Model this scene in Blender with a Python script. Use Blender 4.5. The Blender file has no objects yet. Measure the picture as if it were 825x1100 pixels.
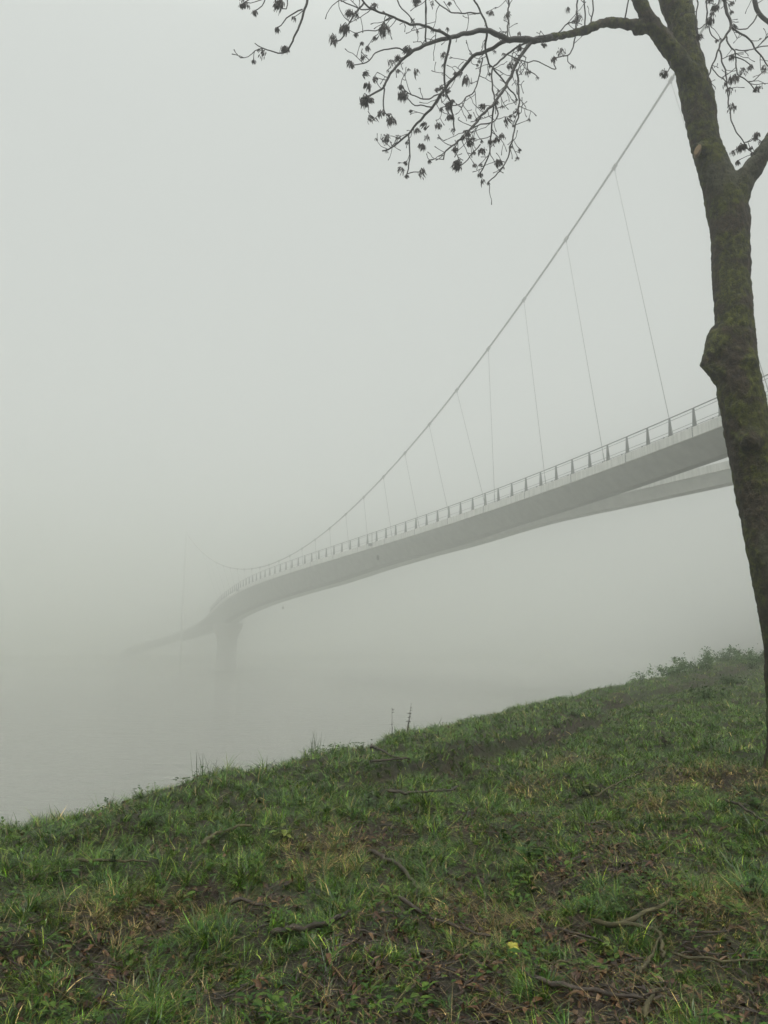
import bpy, bmesh, math, random
import numpy as np
from mathutils import Vector, noise as mnoise

random.seed(7); rng = np.random.default_rng(11)
scene = bpy.context.scene
COL = scene.collection
R = math.radians

# ------------------------------------------------------------------ camera
EYE = 1.55                       # phone height above the ground at the photographer's feet
FPX, CXP, CYP, HOR = 850.0, 412.5, 550.0, 703.0     # in pixels of the 825x1100 photograph
PITCH = math.atan((HOR - CYP) / FPX)
cam_d = bpy.data.cameras.new('camera'); cam = bpy.data.objects.new('camera', cam_d); COL.objects.link(cam)
cam.location = (0, 0, EYE); cam.rotation_euler = (math.pi / 2 + PITCH, 0, 0)
cam_d.sensor_fit = 'VERTICAL'; cam_d.sensor_height = 36.0; cam_d.lens = FPX / 1100 * 36.0
cam_d.clip_start = 0.05; cam_d.clip_end = 3000
scene.camera = cam
_c, _s = math.cos(PITCH), math.sin(PITCH)

def ray(px, py):
    a = (px - CXP) / FPX; b = (CYP - py) / FPX
    return np.array([a, _c - b * _s, _s + b * _c])

def at(px, py, Y):               # world point seen at a pixel, Y metres ahead
    d = ray(px, py); t = Y / d[1]
    return Vector((d[0] * t, Y, EYE + d[2] * t))

# ------------------------------------------------------------------ render, world, light
scene.render.engine = 'CYCLES'
scene.cycles.use_denoising = True
scene.cycles.max_bounces = 12
scene.cycles.volume_bounces = 10
scene.cycles.transparent_max_bounces = 8
scene.view_settings.view_transform = 'Standard'
scene.view_settings.look = 'None'
scene.view_settings.gamma = 1.0
scene.view_settings.exposure = 1.44
scene.view_settings.use_curve_mapping = False

SUN_EL, SUN_AZ = R(58), R(165)   # behind the cloud, behind the photographer
w = bpy.data.worlds.new('World'); scene.world = w; w.use_nodes = True
nt = w.node_tree; nt.nodes.clear()
out = nt.nodes.new('ShaderNodeOutputWorld'); bg = nt.nodes.new('ShaderNodeBackground')
sky = nt.nodes.new('ShaderNodeTexSky'); sky.sky_type = 'NISHITA'; sky.sun_disc = False
sky.sun_elevation = SUN_EL; sky.sun_rotation = SUN_AZ; sky.dust_density = 4.0; sky.air_density = 1.0
hs = nt.nodes.new('ShaderNodeHueSaturation'); hs.inputs['Saturation'].default_value = 0.06
mx = nt.nodes.new('ShaderNodeMix'); mx.data_type = 'RGBA'; mx.inputs[0].default_value = 0.88
mx.inputs[7].default_value = (2.50, 2.64, 2.54, 1)          # the even grey of the cloud deck
nt.links.new(sky.outputs[0], hs.inputs['Color']); nt.links.new(hs.outputs[0], mx.inputs[6])
tcw = nt.nodes.new('ShaderNodeTexCoord'); sx = nt.nodes.new('ShaderNodeSeparateXYZ'); nt.links.new(tcw.outputs['Generated'], sx.inputs[0])
mr = nt.nodes.new('ShaderNodeMapRange'); mr.inputs[1].default_value = .66; mr.inputs[3].default_value = .69; mr.inputs[4].default_value = 1.9   # overcast sky: brighter overhead than at the horizon
nt.links.new(sx.outputs[2], mr.inputs[0])
ml = nt.nodes.new('ShaderNodeVectorMath'); ml.operation = 'SCALE'; nt.links.new(mx.outputs[2], ml.inputs[0]); nt.links.new(mr.outputs[0], ml.inputs['Scale'])
nt.links.new(ml.outputs[0], bg.inputs[0]); bg.inputs[1].default_value = 0.13
nt.links.new(bg.outputs[0], out.inputs[0])
sun_d = bpy.data.lights.new('sun', 'SUN'); sun_d.energy = 0.9; sun_d.angle = R(25); sun_d.color = (1, .97, .92)
sun = bpy.data.objects.new('sun', sun_d); COL.objects.link(sun)
sdir = Vector((math.sin(SUN_AZ) * math.cos(SUN_EL), math.cos(SUN_AZ) * math.cos(SUN_EL), math.sin(SUN_EL)))
sun.rotation_euler = sdir.to_track_quat('Z', 'Y').to_euler()

# ------------------------------------------------------------------ helpers
class MB:
    """collects shapes and links them as ONE mesh object"""
    def __init__(self): self.v = []; self.f = []
    def add(self, vs, fs):
        b = len(self.v); self.v += [tuple(p) for p in vs]; self.f += [tuple(i + b for i in q) for q in fs]
    def box8(self, p):            # 4 bottom points then 4 top points, counter-clockwise
        self.add(p, [(3, 2, 1, 0), (4, 5, 6, 7), (0, 1, 5, 4), (1, 2, 6, 5), (2, 3, 7, 6), (3, 0, 4, 7)])
    def tube(self, pts, rad, sides=8, cap=True):
        pts = [Vector(p) for p in pts]; n = len(pts)
        if not hasattr(rad, '__len__'): rad = [rad] * n
        t0 = (pts[1] - pts[0]).normalized()
        ref = Vector((0, 0, 1)) if abs(t0.z) < .9 else Vector((1, 0, 0))
        u = t0.cross(ref).normalized()
        vs = []; fs = []
        for i, p in enumerate(pts):
            t = (pts[min(i + 1, n - 1)] - pts[max(i - 1, 0)])
            t = t.normalized() if t.length > 1e-9 else t0
            u = (u - t * u.dot(t))
            u = u.normalized() if u.length > 1e-6 else t.orthogonal().normalized()
            v = t.cross(u)
            for k in range(sides):
                a = 2 * math.pi * k / sides
                vs.append(p + (u * math.cos(a) + v * math.sin(a)) * rad[i])
        for i in range(n - 1):
            for k in range(sides):
                k2 = (k + 1) % sides
                fs.append((i * sides + k, i * sides + k2, (i + 1) * sides + k2, (i + 1) * sides + k))
        if cap:
            fs.append(tuple(range(sides - 1, -1, -1))); fs.append(tuple((n - 1) * sides + k for k in range(sides)))
        self.add(vs, fs)
    def sweep(self, secs, close=True, caps=True):   # list of cross-sections with the same number of points
        m = len(secs[0]); vs = [p for s_ in secs for p in s_]; fs = []
        for i in range(len(secs) - 1):
            for k in range(m if close else m - 1):
                k2 = (k + 1) % m
                fs.append((i * m + k, i * m + k2, (i + 1) * m + k2, (i + 1) * m + k))
        if caps and close:
            fs.append(tuple(range(m - 1, -1, -1))); fs.append(tuple((len(secs) - 1) * m + k for k in range(m)))
        self.add(vs, fs)
    def build(self, name, mat, parent=None, smooth=False):
        me = bpy.data.meshes.new(name); me.from_pydata(self.v, [], self.f); me.update()
        if smooth: me.polygons.foreach_set('use_smooth', [True] * len(me.polygons))
        o = bpy.data.objects.new(name, me); COL.objects.link(o)
        if mat: me.materials.append(mat)
        if parent: o.parent = parent
        return o

def recalc(o):
    bm = bmesh.new(); bm.from_mesh(o.data); bmesh.ops.recalc_face_normals(bm, faces=bm.faces); bm.to_mesh(o.data); bm.free(); return o

def tag(o, label=None, cat=None, group=None, kind=None):
    if label: o['label'] = label
    if cat: o['category'] = cat
    if group: o['group'] = group
    if kind: o['kind'] = kind
    return o

def empty(name, loc=(0, 0, 0)):
    o = bpy.data.objects.new(name, None); COL.objects.link(o); o.location = loc
    o.empty_display_size = .2
    return o

def rebase(root, loc):           # move an Empty to the thing's base, children stay where they are
    root.location = loc
    for ch in root.children: ch.location = Vector(ch.location) - Vector(loc)

def smooth(x): x = np.clip(x, 0, 1); return x * x * (3 - 2 * x)

def catmull(ks, vals, x):        # smooth curve through key values
    ks = np.asarray(ks, float); vals = np.asarray(vals, float); x = np.asarray(x, float)
    m = np.gradient(vals, ks, axis=0)
    i = np.clip(np.searchsorted(ks, x, side='right') - 1, 0, len(ks) - 2)
    h = ks[i + 1] - ks[i]; t = (x - ks[i]) / h
    if vals.ndim == 2: h = h[..., None]; t = t[..., None]
    t2 = t * t; t3 = t2 * t
    return (2 * t3 - 3 * t2 + 1) * vals[i] + (t3 - 2 * t2 + t) * h * m[i] + (-2 * t3 + 3 * t2) * vals[i + 1] + (t3 - t2) * h * m[i + 1]

# ------------------------------------------------------------------ materials
def nodemat(name):
    m = bpy.data.materials.new(name); m.use_nodes = True
    t = m.node_tree; return m, t, t.nodes['Principled BSDF']

def ramp(t, fac, stops):
    r = t.nodes.new('ShaderNodeValToRGB'); cr = r.color_ramp
    while len(cr.elements) < len(stops): cr.elements.new(.5)
    for e, (p, c) in zip(cr.elements, stops): e.position = p; e.color = (*c, 1)
    t.links.new(fac, r.inputs[0]); return r.outputs[0]

def tex_noise(t, scale, detail=6, rough=.55, coord='Object', vec_scale=None):
    tc = t.nodes.new('ShaderNodeTexCoord'); src = tc.outputs[coord]
    if vec_scale:
        mp = t.nodes.new('ShaderNodeMapping'); mp.inputs['Scale'].default_value = vec_scale
        t.links.new(src, mp.inputs[0]); src = mp.outputs[0]
    n = t.nodes.new('ShaderNodeTexNoise'); n.inputs['Scale'].default_value = scale
    n.inputs['Detail'].default_value = detail; n.inputs['Roughness'].default_value = rough
    t.links.new(src, n.inputs['Vector']); return n.outputs['Fac']

def mixc(t, fac, a, b):
    m = t.nodes.new('ShaderNodeMix'); m.data_type = 'RGBA'
    if hasattr(fac, 'links'): t.links.new(fac, m.inputs[0])
    else: m.inputs[0].default_value = fac
    for s_, i in ((a, 6), (b, 7)):
        if hasattr(s_, 'links'): t.links.new(s_, m.inputs[i])
        else: m.inputs[i].default_value = (*s_, 1)
    return m.outputs[2]

def bump(t, b, height, strength, dist):
    n = t.nodes.new('ShaderNodeBump'); n.inputs['Strength'].default_value = strength; n.inputs['Distance'].default_value = dist
    t.links.new(height, n.inputs['Height']); t.links.new(n.outputs[0], b.inputs['Normal'])

def simple(name, c1, c2, scale=6, rough=.6, bstr=0, bdist=.01, vec_scale=None, metallic=0):
    m, t, b = nodemat(name)
    n = tex_noise(t, scale, vec_scale=vec_scale)
    t.links.new(ramp(t, n, [(.3, c1), (.7, c2)]), b.inputs['Base Color'])
    b.inputs['Roughness'].default_value = rough; b.inputs['Metallic'].default_value = metallic
    if bstr: bump(t, b, n, bstr, bdist)
    return m

M = {}
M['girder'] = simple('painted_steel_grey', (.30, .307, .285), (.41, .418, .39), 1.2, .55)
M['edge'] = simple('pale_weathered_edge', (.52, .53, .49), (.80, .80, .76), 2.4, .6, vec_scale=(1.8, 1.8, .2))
M['girder_skylit'] = simple('skylit_steel_paint', (.60, .61, .58), (.72, .73, .69), 1.2, .55)  # same girder paint, sky light and fog on the branch put into its colour
M['deck'] = simple('deck_surface', (.10, .10, .10), (.15, .15, .14), 3, .9)
M['post'] = simple('grey_post_paint', (.018, .021, .021), (.034, .038, .038), 4, .5)
M['rail'] = simple('rail_steel', (.03, .033, .033), (.05, .053, .052), 4, .4)
M['cable'] = simple('galvanised_cable', (.17, .175, .17), (.24, .245, .235), 8, .5)
M['mast'] = simple('mast_paint', (.54, .55, .53), (.60, .61, .59), 2, .5)
M['concrete'] = simple('pier_concrete', (.50, .50, .47), (.58, .58, .55), 1.5, .85)
M['lamp'] = simple('dark_fitting', (.04, .04, .045), (.06, .06, .06), 5, .5)

# bark: grey-brown with olive moss and darker lichen blotches
m, t, b = nodemat('mossy_bark'); M['bark'] = m
n1 = tex_noise(t, 3.2, 8, .62); n2 = tex_noise(t, 13, 9, .68); n3 = tex_noise(t, 38, 6, .7, vec_scale=(1, 1, .45)); n4 = tex_noise(t, 1.6, 3, .5, vec_scale=(1, 1, .6))
brown = ramp(t, n2, [(.34, (.005, .004, .003)), (.47, (.026, .018, .009)), (.62, (.055, .040, .021))])
moss = ramp(t, n2, [(.36, (.005, .005, .001)), (.48, (.032, .037, .002)), (.62, (.080, .090, .005))])
msk = ramp(t, n1, [(.46, (0, 0, 0)), (.54, (1, 1, 1))])
c1 = mixc(t, msk, brown, moss)
lich = ramp(t, n4, [(.60, (0, 0, 0)), (.67, (1, 1, 1))])
c2 = mixc(t, lich, c1, ramp(t, n2, [(.35, (.018, .020, .010)), (.65, (.080, .082, .048))]))
spots = ramp(t, n3, [(.38, (1, 1, 1)), (.45, (0, 0, 0))])
c3 = mixc(t, spots, c2, (.008, .007, .005))
t.links.new(c3, b.inputs['Base Color']); b.inputs['Roughness'].default_value = .8; b.inputs['Specular IOR Level'].default_value = .3
ad = t.nodes.new('ShaderNodeMath'); ad.operation = 'ADD'; t.links.new(n2, ad.inputs[0]); t.links.new(n3, ad.inputs[1])
bump(t, b, ad.outputs[0], 1.0, .035)
M['twig'] = simple('dark_twig', (.006, .005, .004), (.018, .014, .011), 9, .75)
M['seed'] = simple('dry_seed_keys', (.009, .006, .006), (.028, .017, .015), 14, .8)
M['cut'] = simple('cut_wood', (.15, .10, .05), (.24, .175, .095), 20, .8)

# soil
m, t, b = nodemat('damp_soil'); M['soil'] = m
n1 = tex_noise(t, 1.3, 6, .6); n2 = tex_noise(t, 22, 9, .7)
so = ramp(t, n2, [(.3, (.005, .002, .001)), (.5, (.013, .006, .002)), (.72, (.040, .019, .007))])
gr = ramp(t, n2, [(.3, (.006, .009, .002)), (.7, (.024, .034, .008))])
t.links.new(mixc(t, ramp(t, n1, [(.42, (0, 0, 0)), (.6, (.8, .8, .8))]), so, gr), b.inputs['Base Color'])
b.inputs['Roughness'].default_value = .9; bump(t, b, n2, 1.0, .03)
M['litter_branch'] = simple('wet_dead_wood', (.010, .007, .005), (.050, .035, .022), 18, .7, .6, .01)
M['mossy_branch'] = simple('mossy_dead_wood', (.022, .020, .006), (.070, .060, .024), 14, .8, .6, .01)

def tintmat(name, spec=.35, rough=.5, transl=.22):   # one colour per blade or leaf, stored on the mesh
    m, t, b = nodemat(name)
    a = t.nodes.new('ShaderNodeAttribute'); a.attribute_name = 'tint'
    t.links.new(a.outputs['Color'], b.inputs['Base Color'])
    b.inputs['Roughness'].default_value = rough; b.inputs['Specular IOR Level'].default_value = spec
    if transl:
        o = t.nodes['Material Output']; tr = t.nodes.new('ShaderNodeBsdfTranslucent'); mxs = t.nodes.new('ShaderNodeMixShader')
        t.links.new(a.outputs['Color'], tr.inputs[0]); mxs.inputs[0].default_value = transl
        t.links.new(b.outputs[0], mxs.inputs[1]); t.links.new(tr.outputs[0], mxs.inputs[2]); t.links.new(mxs.outputs[0], o.inputs[0])
    return m
M['grass'] = tintmat('grass_blades', .5, .38, .28); M['straw'] = tintmat('dry_blades', .2, .7, .15)
M['leaf'] = tintmat('plant_leaves', .2, .55, .25); M['dead'] = tintmat('dead_leaves', .35, .5, .05)

# ------------------------------------------------------------------ the bank
DU = np.array([math.sin(R(23.7)), math.cos(R(23.7))])      # along the bank
DV = np.array([-DU[1], DU[0]])                             # towards the water
WATER = -2.2
KU = [-400, -40, -8, 0, 4.8, 6.8, 10.2, 16.8, 26, 32, 45, 80, 560]
KE = [7.0, 7.0, 6.8, 6.2, 5.4, 4.9, 4.25, 4.0, 2.8, .9, .5, .5, .5]        # brow of the bank
KZ = [0, 0, .02, .08, .22, .33, .46, .54, .74, 1.20, 1.35, 1.4, 1.4]       # its height
KP = [0, 0, 0, 0, .07, .11, .24, .40, .70, 1.05, 1.3, 1.4, 1.4]            # height of the ground behind it

def fbm(x, y, sc, seed, octs=3):
    out = np.zeros_like(x); amp = 1.; r = np.random.default_rng(seed)
    for o_ in range(octs):
        for _ in range(5):
            a = r.uniform(0, 2 * np.pi); k = 2 * np.pi / sc * (2 ** o_) * r.uniform(.7, 1.35); ph = r.uniform(0, 6.28)
            out = out + amp * np.sin(k * (x * np.cos(a) + y * np.sin(a)) + ph) * .45
        amp *= .5
    return out

def ground(x, y):
    x = np.asarray(x, float); y = np.asarray(y, float)
    u = x * DU[0] + y * DU[1]; v = x * DV[0] + y * DV[1]
    ve = np.interp(u, KU, KE); ze = np.interp(u, KU, KZ); zp = np.interp(u, KU, KP)
    # soften the kinks of the key curves
    for k in (-1.2, 1.2):
        ve = ve + np.interp(u + k, KU, KE); ze = ze + np.interp(u + k, KU, KZ); zp = zp + np.interp(u + k, KU, KP)
    ve, ze, zp = ve / 3, ze / 3, zp / 3
    z = zp + (ze - zp) * smooth((v - (ve - 3.6)) / 3.4)
    vs1 = ve - 1.45 - .22 * np.sin(u * .55) - .1 * np.sin(u * 1.7)          # a worn step: the turf is broken a pace behind the brow
    z = z - .17 * (1 - smooth((v - vs1) / .16)) * smooth((v - (vs1 - 2.2)) / 2.0) * smooth((u - 6.0) / 3) * smooth((42 - u) / 10)
    ov = np.maximum(v - ve + .35, 0)
    z = z - np.where(ov < .9, .36 * ov * ov, .29 + .65 * (ov - .9))
    z = np.maximum(z, WATER - 1.6)
    rough = np.exp(-np.maximum(np.hypot(x, y) - 25, 0) / 20)
    z = z + rough * (.038 * fbm(x, y, 1.5, 3, 3) + .010 * fbm(x, y, .34, 5, 2))
    return z

def hit(px, py):                 # where a line of sight meets the bank
    d = ray(px, py); ts = np.geomspace(1.5, 80, 1600)
    dz = EYE + d[2] * ts - ground(d[0] * ts, d[1] * ts)
    i = int(np.argmax(dz < 0)) if (dz < 0).any() else len(ts) - 1
    t_ = ts[i]; return Vector((d[0] * t_, d[1] * t_, float(ground(d[0] * t_, d[1] * t_))))

def axis(parts): return np.unique(np.concatenate([np.arange(a, b_, s_) for a, b_, s_ in parts]))
us = axis([(-560, -60, 50), (-60, -8, 4), (-8, 2, .4), (2, 16, .09), (16, 45, .25), (45, 90, 2), (90, 561, 40)])
vs_ = axis([(-560, -60, 50), (-60, -14, 4), (-14, -6, .4), (-6, 7, .09), (7, 15.1, .4)])
U, V = np.meshgrid(us, vs_, indexing='ij')
XX = U * DU[0] + V * DV[0]; YY = U * DU[1] + V * DV[1]; ZZ = ground(XX, YY)

def mesh_np(name, co, faces_idx, face_len, mat, smooth_=True, tint=None, parent=None):
    me = bpy.data.meshes.new(name)
    me.vertices.add(len(co)); me.vertices.foreach_set('co', np.ascontiguousarray(co, np.float32).ravel())
    me.loops.add(len(faces_idx)); me.loops.foreach_set('vertex_index', np.ascontiguousarray(faces_idx, np.int32))
    st = np.concatenate([[0], np.cumsum(face_len)[:-1]]).astype(np.int32)
    me.polygons.add(len(face_len)); me.polygons.foreach_set('loop_start', st)
    me.polygons.foreach_set('use_smooth', np.full(len(face_len), smooth_))
    if tint is not None:
        at_ = me.color_attributes.new('tint', 'FLOAT_COLOR', 'POINT')
        c4 = np.ones((len(co), 4), np.float32); c4[:, :3] = tint; at_.data.foreach_set('color', c4.ravel())
    me.update(calc_edges=True); me.validate()
    me.materials.append(mat)
    o = bpy.data.objects.new(name, me); COL.objects.link(o)
    if parent: o.parent = parent
    return o

nu, nv = U.shape
idx = np.arange(nu * nv).reshape(nu, nv)
q = np.stack([idx[:-1, :-1], idx[1:, :-1], idx[1:, 1:], idx[:-1, 1:]], -1).reshape(-1, 4)
g = mesh_np('ground', np.stack([XX, YY, ZZ], -1).reshape(-1, 3), q.ravel(), np.full(len(q), 4), M['soil'])
tag(g, 'dark damp soil bank sloping down to the river', 'ground', kind='structure')

# ------------------------------------------------------------------ water, far shore, haze
m, t, b = nodemat('river_water'); M['water'] = m
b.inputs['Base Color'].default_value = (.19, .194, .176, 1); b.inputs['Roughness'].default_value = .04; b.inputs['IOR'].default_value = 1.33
wa = tex_noise(t, .55, 4, .55, vec_scale=(1, 2.0, 1)); wb = tex_noise(t, 2.6, 5, .6, vec_scale=(1, 2.2, 1))
ma = t.nodes.new('ShaderNodeMath'); ma.operation = 'MULTIPLY_ADD'; ma.inputs[1].default_value = .45
t.links.new(wb, ma.inputs[0]); t.links.new(wa, ma.inputs[2]); bump(t, b, ma.outputs[0], 1.0, .38)
S = 590
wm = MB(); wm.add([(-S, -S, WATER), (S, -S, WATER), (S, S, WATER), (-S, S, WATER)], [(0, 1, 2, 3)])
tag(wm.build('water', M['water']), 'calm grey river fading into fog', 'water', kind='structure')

# far bank, a low slope beyond the bridge's far pier
fu = np.concatenate([np.arange(-330, 120, 6.)]); prof = [(0, -3.6), (4, -2.0), (9, -.4), (16, .6), (60, 1.2), (400, 2.0)]
vs2 = []; 
for x in fu:
    y0 = 345 + 90 * float(smooth(np.array((x + 120) / 60.))) + 5 * math.sin(x * .07) + 3 * math.sin(x * .19)
    for dy, z in prof: vs2.append((x, min(y0 + dy, 588), z))
k = len(prof); fs2 = [(i * k + j, (i + 1) * k + j, (i + 1) * k + j + 1, i * k + j + 1) for i in range(len(fu) - 1) for j in range(k - 1)]
fb = MB(); fb.add(vs2, fs2); M['far'] = simple('far_grass_bank', (.10, .11, .06), (.16, .16, .09), .4, .9)
tag(fb.build('far_bank', M['far'], smooth=True), 'low far shore almost lost in the fog', 'shore', kind='structure')

hz = bpy.data.materials.new('fog_volume'); hz.use_nodes = True; t = hz.node_tree; t.nodes.clear()
o_ = t.nodes.new('ShaderNodeOutputMaterial'); pv = t.nodes.new('ShaderNodeVolumePrincipled')
pv.inputs['Color'].default_value = (.986, .988, .974, 1); pv.inputs['Density'].default_value = .0099; pv.inputs['Anisotropy'].default_value = 0.93
t.links.new(pv.outputs[0], o_.inputs['Volume'])
hb = MB(); z0, z1, H6 = -6.0, 62.0, 600
hb.box8([(-H6, -H6, z0), (H6, -H6, z0), (H6, H6, z0), (-H6, H6, z0), (-H6, -H6, z1), (H6, -H6, z1), (H6, H6, z1), (-H6, H6, z1)])
tag(hb.build('haze', hz), 'even grey river fog filling the whole view', 'fog', kind='stuff')

# ------------------------------------------------------------------ the bridge
QX = [0.75757, 2.11874, -2.62644, -19.59228, 0.14111]; QY = [-0.23627, 1.14909, -0.44456, 35.91001, 73.43857]; QZ = [0.25848, -0.49121, -1.04085, 10.60727]
def poly_path(n):
    tt = (n - 22) / 22.; return np.array([np.polyval(QX, tt), np.polyval(QY, tt), np.polyval(QZ, tt)])
kn = list(range(0, 46, 3)); kp = [poly_path(n) for n in kn]
d0 = (poly_path(0) - poly_path(2)) / 2.
d0 = np.array([d0[0], d0[1], 0])
pre = [(-12, kp[0] + d0 * 12 + [-.6, 0, -.25]), (-8, kp[0] + d0 * 8 + [-.25, 0, -.12]), (-4, kp[0] + d0 * 4 + [-.05, 0, -.04])]
post = [(50, (-23.1, 120.4, 9.05)), (56, (-26.9, 131.2, 8.62)), (62, (-30.4, 141.9, 7.95)), (70, (-35.2, 156, 6.9)), (78, (-41.2, 169.6, 5.7)), (86, (-49.3, 182, 4.4)), (94, (-58.8, 194.5, 2.9)), (104, (-67.5, 211, 1.5)), (120, (-79, 240, .2)), (150, (-97, 298, -1.2))]
KN = [a for a, _ in pre] + kn + [a for a, _ in post]
KV = np.array([p for _, p in pre] + kp + [np.array(p, float) for _, p in post])
BS = 1.36                        # metres per unit of the fitted curve (a cycle-bridge railing is 1.4 m high)
def path(n): p = catmull(KN, KV, n) * BS; return p + np.array([0, 0, EYE])
def frame(n):
    p = path(n); a = path(min(n + .3, 150)) - path(max(n - .3, -12)); a[2] = 0; a /= np.linalg.norm(a)
    return p, np.array([a[1], -a[0], 0.]), a                   # point, right (away from the viewer), forward
def on(n, off, dz): p, r, _ = frame(n); return p + r * off * BS + np.array([0, 0, dz * BS])
def depth(n): return float(np.interp(n, [-14, 0, 6, 13, 24, 30, 40, 55, 62, 70, 80, 104, 150], [.85, .88, 1.05, 1.2, 1.5, 1.95, 2.2, 2.4, 2.6, 1.6, 1.1, .9, .9]))
def fork(n): return float(2.4 + catmull([-12, 0, 4, 8, 12, 15, 18, 24, 104, 150], [9.6, 5.55, 4.1, 2.8, 1.6, .75, 0, 0, 0, 0], n))
MERGE = lambda n: float(smooth(np.array((n - 11) / 7.)))

bridge = empty('suspension_bridge'); 
tag(bridge, 'long grey curved footbridge hung from one cable, vanishing into fog over the river', 'bridge')
st = np.concatenate([np.arange(-10, 100, .75), np.arange(100, 140, 4.)])
sec = []
for n in st:
    D = depth(n); mg = MERGE(n)
    sec.append([on(n, 0, -.41), on(n, 1.2, -.43 - D), on(n, 1.8 + .596 * mg, -.43 - D), on(n, 2.396, -.34 - (D + .09) * mg), on(n, 2.396, -.02), on(n, .28, -.02)])
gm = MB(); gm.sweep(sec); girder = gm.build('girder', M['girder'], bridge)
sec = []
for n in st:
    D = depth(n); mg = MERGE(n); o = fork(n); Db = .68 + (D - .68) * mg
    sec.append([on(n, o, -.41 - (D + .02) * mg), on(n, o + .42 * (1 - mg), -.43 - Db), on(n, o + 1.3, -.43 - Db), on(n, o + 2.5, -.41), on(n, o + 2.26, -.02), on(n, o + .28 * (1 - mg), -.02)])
gm = MB(); gm.sweep(sec); gm.build('branch_girder', M['girder_skylit'], bridge)
def strip(name, o0, o1, za, zb, ns, mat, parent=bridge, offf=lambda n: 0.):
    mb = MB(); mb.sweep([[on(n, offf(n) + o0, za), on(n, offf(n) + o1, za), on(n, offf(n) + o1, zb), on(n, offf(n) + o0, zb)] for n in ns]); return mb.build(name, mat, parent)
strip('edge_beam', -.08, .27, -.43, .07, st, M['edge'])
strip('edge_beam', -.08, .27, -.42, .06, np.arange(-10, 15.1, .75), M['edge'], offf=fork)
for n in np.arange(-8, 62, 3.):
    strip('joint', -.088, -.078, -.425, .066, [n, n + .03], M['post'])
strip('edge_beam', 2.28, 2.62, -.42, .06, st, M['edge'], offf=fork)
strip('edge_beam', 2.28, 2.42, -.32, .05, np.arange(-10, 12.1, .75), M['edge'])
strip('walkway', .28, 2.27, -.016, .012, st, M['deck'])
strip('walkway', .28, 2.27, -.016, .012, st, M['deck'], offf=fork)

# railing along the near edge
rail = empty('railing'); rail.parent = bridge
NR = np.arange(-9, 66.01, .5)
def rail_tube(name, off, z, r, ns=NR, s_=6):
    mb = MB(); mb.tube([on(n, off, z) for n in ns], r, s_); return mb.build(name, M['rail'], rail, True)
rail_tube('handrail', .06, 1.06, .040); rail_tube('inner_rail', .20, .965, .018)
rail_tube('lower_rail', .05, .33, .016); rail_tube('lower_rail', .12, .20, .020, np.arange(-9, 13.01, .5)); 
pm = []
for n in range(-9, 66):
    p, r, a = frame(n); mb = MB()
    hw = .042; zt = 1.045
    def P(o, f_, z): return p + (r * o + a * f_ + np.array([0, 0, z])) * BS
    mb.box8([P(-.05, -hw, .07), P(.17, -hw, .07), P(.17, hw, .07), P(-.05, hw, .07), P(.02, -hw, zt), P(.08, -hw, zt), P(.08, hw, zt), P(.02, hw, zt)])
    mb.box8([P(-.06, -.08, .071), P(.17, -.08, .071), P(.17, .08, .071), P(-.06, .08, .071), P(-.06, -.08, .12), P(.17, -.08, .12), P(.17, .08, .12), P(-.06, .08, .12)])
    recalc(mb.build('post', M['post'], rail))
# small upstands between the posts where the deck is double
for n in range(-8, 13):
    p, r, a = frame(n + .33); mb = MB()
    def P(o, f_, z): return p + (r * o + a * f_ + np.array([0, 0, z])) * BS
    mb.box8([P(.06, -.05, .07), P(.16, -.05, .07), P(.16, .05, .07), P(.06, .05, .07), P(.10, -.03, .22), P(.13, -.03, .22), P(.13, .03, .22), P(.10, .03, .22)])
    mb.build('bracket', M['post'], rail)

# the single cable in its straight vertical plane
TA = math.tan(R(-25))
def cab(Y): return np.array([33 + TA * Y, Y, 4.478e-3 * Y * Y - .91862 * Y + 58.65]) * BS + np.array([0, 0, EYE])
YM0, YM1 = 25.0, 154.5
cb = MB(); cb.tube([cab(Y) for Y in np.arange(YM0, YM1 + .1, 1.)], .088, 10); cable = cb.build('cable', M['cable'], bridge, True)
NODE = [37.7, 41.9, 46.1, 50.36, 54.5, 58.64, 62.75, 66.83, 70.85, 74.95, 79.06, 83.13, 87.21, 91.2, 95.2, 99.15, 102.95, 106.8, 110.5, 114.1, 117.7, 121.6, 125.7, 130.2, 135, 140]
FOOT = [-1.6, 1.95, 5.25, 8.75, 12.35, 13.05, 16, 18.75, 21.45, 24.0, 26.2, 28.4, 30.4, 32.4, 34.3, 36.3, 38.3, 40.3, 42.3, 44.2, 46.2, 48.3, 50.5, 53, 55.5, 58]
for Y, nf in zip(NODE, FOOT):
    c0 = Vector(cab(Y)); tdir = (Vector(cab(Y + .5)) - Vector(cab(Y - .5))).normalized()
    cl = MB(); cl.tube([c0 - tdir * .26, c0 - tdir * .2, c0 + tdir * .2, c0 + tdir * .26], [.1, .15, .15, .1], 10)
    cl.tube([c0 - Vector((0, 0, .02)), c0 - Vector((0, 0, .34))], [.07, .05], 8)
    cl.build('cable_clamp', M['cable'], cable)
    ft = Vector(on(nf, .14, .04))
    h = MB(); top = c0 - Vector((0, 0, .3)); h.tube([top, top.lerp(ft, .5), ft], .023, 6)
    h.tube([ft, ft.lerp(top, .9 / (top - ft).length)], .04, 6)
    h.build('hanger', M['cable'], bridge, True)
# masts: slim tapered tubes at both ends of the cable
for Y, gz in ((YM0, .2), (YM1, WATER - .5)):
    c0 = Vector(cab(Y)); mb = MB()
    hgt = c0.z - gz; mb.tube([(c0.x, c0.y, gz), (c0.x, c0.y, gz + hgt * .4), (c0.x, c0.y, c0.z - 1), (c0.x, c0.y, c0.z + .5)], [.24, .34, .24, .18] if Y > 100 else [.45, .6, .4, .3], 16)
    mb.build('mast', M['mast'], bridge, True)
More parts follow.
